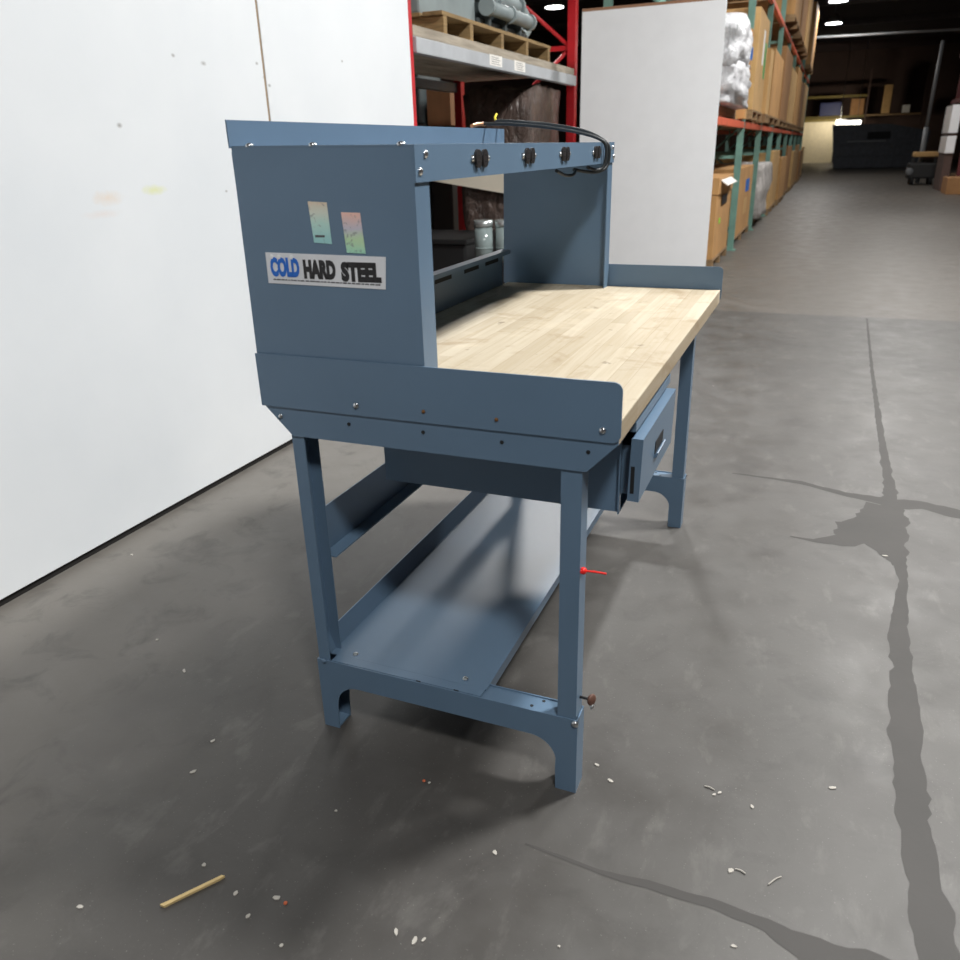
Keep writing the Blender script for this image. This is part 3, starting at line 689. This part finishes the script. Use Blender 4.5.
# mezzanine rack over the doorway
t = thing('storage_rack', 'far yellow beamed storage rack above the strip curtain', 'rack', (1.3, 57.5, 0))
for x in (-1.9, 1.9, 5.0): MB().box(x-.05, x+.05, 57.2, 57.3, 0, 5.2).build('upright', 'wall2', t)
for z in (2.55, 3.7): MB().box(-1.85, 1.85, 57.2, 57.3, z, z+.14).build('beam', 'yrack', t)
MB().box(1.95, 4.95, 57.2, 57.3, 2.6, 2.7).build('beam', 'pal', t); MB().box(-1.85, 4.95, 57.3, 58.3, 2.62, 2.68).build('deck', 'pal', t)
tag(MB().box(-.75, .45, 57.2, 57.9, 2.70, 3.45, .02).build('crate', 'bluec', None, (-.1, 57.5, 2.7)), 'blue crate on the far yellow rack', 'crate')
tag(MB().box(1.0, 1.75, 57.2, 57.9, 2.70, 3.6, .02).build('carton', 'c3', None, (1.4, 57.5, 2.7)), 'tan carton on the far yellow rack, right of the blue crate', 'box')
tag(MB().box(2.75, 3.2, 57.2, 57.8, 2.72, 4.3, .02).build('carton', 'c2', None, (3.0, 57.5, 2.72)), 'tall narrow pale carton on the far rack', 'box')
tag(MB().box(3.9, 4.3, 57.2, 57.8, 2.72, 3.15, .02).build('carton', 'paper', None, (4.1, 57.5, 2.72)), 'small white carton right of the tall narrow carton', 'box')
# right hand side
MB_p = MB().cyl((2.87, 28, 3.9), (2.83, 28, 1.6), .05, 14).cyl((2.83, 28, 1.6), (2.83, 28, 0.02), .07, 14).box(2.70, 2.96, 27.87, 28.13, 0, .02)
tag(MB_p.build('slanted_pole', 'pole', None, (2.83, 28, 0)), 'grey slanted pole on the right of the aisle', 'pole')
t = thing('utility_cart', 'small dark cart with a tan stack on top, right side of the aisle', 'cart', (2.9, 27.5, 0))
MB().box(2.45, 3.25, 27.1, 28.0-.2, .18, .62, .05).build('body', 'black', t); MB().box(2.55, 3.22, 27.15, 27.75, .78, .92, .04).build('stack', 'c2', t)
q = MB()
for x in (2.55, 3.15): q.box(x-.03, x+.03, 27.2, 27.26, .62, .78)
q.build('post', 'black', t); MB().dome((2.50, 27.08, .38), (0, -1, 0), .11, .05).build('headlamp', 'pole', t)
for x in (2.60, 3.10):
    for y in (27.2, 27.7): MB().cyl((x-.05, y, .13), (x+.05, y, .13), .13, 16).build('wheel', 'hole', t)
t = thing('pallet_rack', 'dark red rack at the right edge behind the white appliance', 'rack', (3.5, 24.5, 0))
for y in (23.4, 26.4): MB().box(3.3, 3.4, y-.05, y+.05, 0, 5).build('upright', 'darkred', t)
for z in (.25, 2.15, 3.3): MB().box(3.2, 3.28, 23.4, 26.4, z, z+.10).build('beam', 'darkred', t); MB().box(3.28, 4.4, 23.46, 26.34, z+.02, z+.10).build('deck', 'pal', t)
tag(MB().box(2.98, 3.19, 23.75, 25.2, 1.40, 2.06, .01, 'sheet').box(3.0, 3.19, 23.78, 25.2, 1.33, 1.40, 0, 'wall2').box(2.98, 3.19, 23.75, 25.2, .92, 1.33, .01, 'sheet').box(3.0, 3.19, 23.8, 25.2, .001, .92, .01, 'wall2').build('appliance', None, None, (3.0, 24.5, 0)), 'tall white appliance beside the dark red rack at the right edge', 'appliance')
tag(MB().box(3.0, 3.5, 22.2, 23.3, .001, .38, .01).build('carton', 'c3', None, (3.2, 22.7, 0)), 'low tan carton on the floor at the right edge', 'box')
tag(MB().cyl((3.5, 24.5, 2.252), (3.5, 24.5, 2.8), .18, 16).build('canister', 'ocher', None, (3.5, 24.5, 2.25)), 'orange canister on the right edge rack', 'canister')

# ================================================================== LAMPS
llab = ['', '', '', '', '', '', 'nearer glowing high bay lamp over the green rack end, first of two in line', 'farther glowing high bay lamp over the green rack end', 'glowing high bay lamp seen behind the red rack']
for i, (x, y, z, p) in enumerate(LAMPS):
    if i < 6: lab = 'round high bay lamp hanging above the aisle'
    else: lab = llab[i]
    t = thing('high_bay_lamp', lab, 'lamp', (x, y, z), 'high bay lamps hanging from the ceiling')
    R = .38 if y < 24 else .27
    MB().cyl((x, y, z+.03), (x, y, z+.30), R+.02, 24, .12).build('reflector', 'shade', t)
    MB().cyl((x, y, z+.012), (x, y, z+.03), R, 24).build('lens', 'glow', t)
    MB().cyl((x, y, z+.30), (x, y, 6.49), .02, 8).build('stem', 'shade', t)
tag(MB().cyl((-1.6, 30, 4.42), (3.5, 30, 4.35), .035, 10).build('ceiling_pipe', 'beam', None, (0, 30, 4.38)), 'pale pipe crossing high over the far aisle', 'pipe')

# ================================================================== LITTER ON THE FLOOR
from mathutils import noise as _nz
q = MB(); q.prism([(-.722, -.560), (-.716, -.552), (-.655, -.463), (-.648, -.462), (-.653, -.472), (-.712, -.560)], 'z', .0006, .006)
tag(q.build('wood_splinter', 'straw', None, (-.69, -.51, 0)), 'long straw coloured wood splinter lying on the bare floor', 'splinter')
bits = [(-1.389, .144), (-.937, -.151), (-.91, -.252), (-.708, -.453), (-.605, -.485), (-.551, -.516), (-.867, -.617), (-.533, -.235), (-.379, -.088), (-.169, -.214), (-.523, -.463), (-.456, -.544), (-.275, -.444), (-.234, -.447), (-.22, -.44), (-1.874, .538), (-1.205, .051), (-.039, .101), (.001, .063), (.279, -.088), (.012, -.364), (.303, .096), (.462, .215), (.627, 1.419), (-.19, 3.368), (.234, .113), (.223, .103), (.302, -.251)]
for i, (x, y) in enumerate(bits):
    a0 = random.random()*6.28; s = random.uniform(.0025, .0055); st = random.uniform(1, 2.2); poly = []
    for k in range(7):
        a = k/7*6.28; r = s*random.uniform(.6, 1.1); px_, py_ = r*math.cos(a)*st, r*math.sin(a); poly.append((x+px_*math.cos(a0)-py_*math.sin(a0), y+px_*math.sin(a0)+py_*math.cos(a0)))
    tag(MB().prism(poly, 'z', .0005, .0022).build('paper_chip', 'chip', None, (x, y, 0)), 'tiny pale chip of litter on the concrete floor', 'litter', 'pale chips scattered on the concrete floor')
for (x, y) in ((-.392, -.088), (-.50, -.468)):
    tag(MB().dome((x, y, .0025), (0, 0, 1), .004, .0024).build('rust_chip', 'chipr', None, (x, y, 0)), 'tiny orange speck of litter next to a pale chip', 'litter', 'orange specks on the concrete floor')
for (x, y, dx, dy) in ((.349, -.096, .022, .028), (.286, -.082, .02, -.004), (.20, .12, .022, -.004)):
    tag(MB().tube([(x, y, .002), (x+dx*.5, y+dy*.5+.002, .003), (x+dx, y+dy, .002)], .0014, 6).build('thread_scrap', 'chip', None, (x, y, 0)), 'short pale thread lying on the concrete right of the bench', 'litter', 'pale threads on the concrete floor')
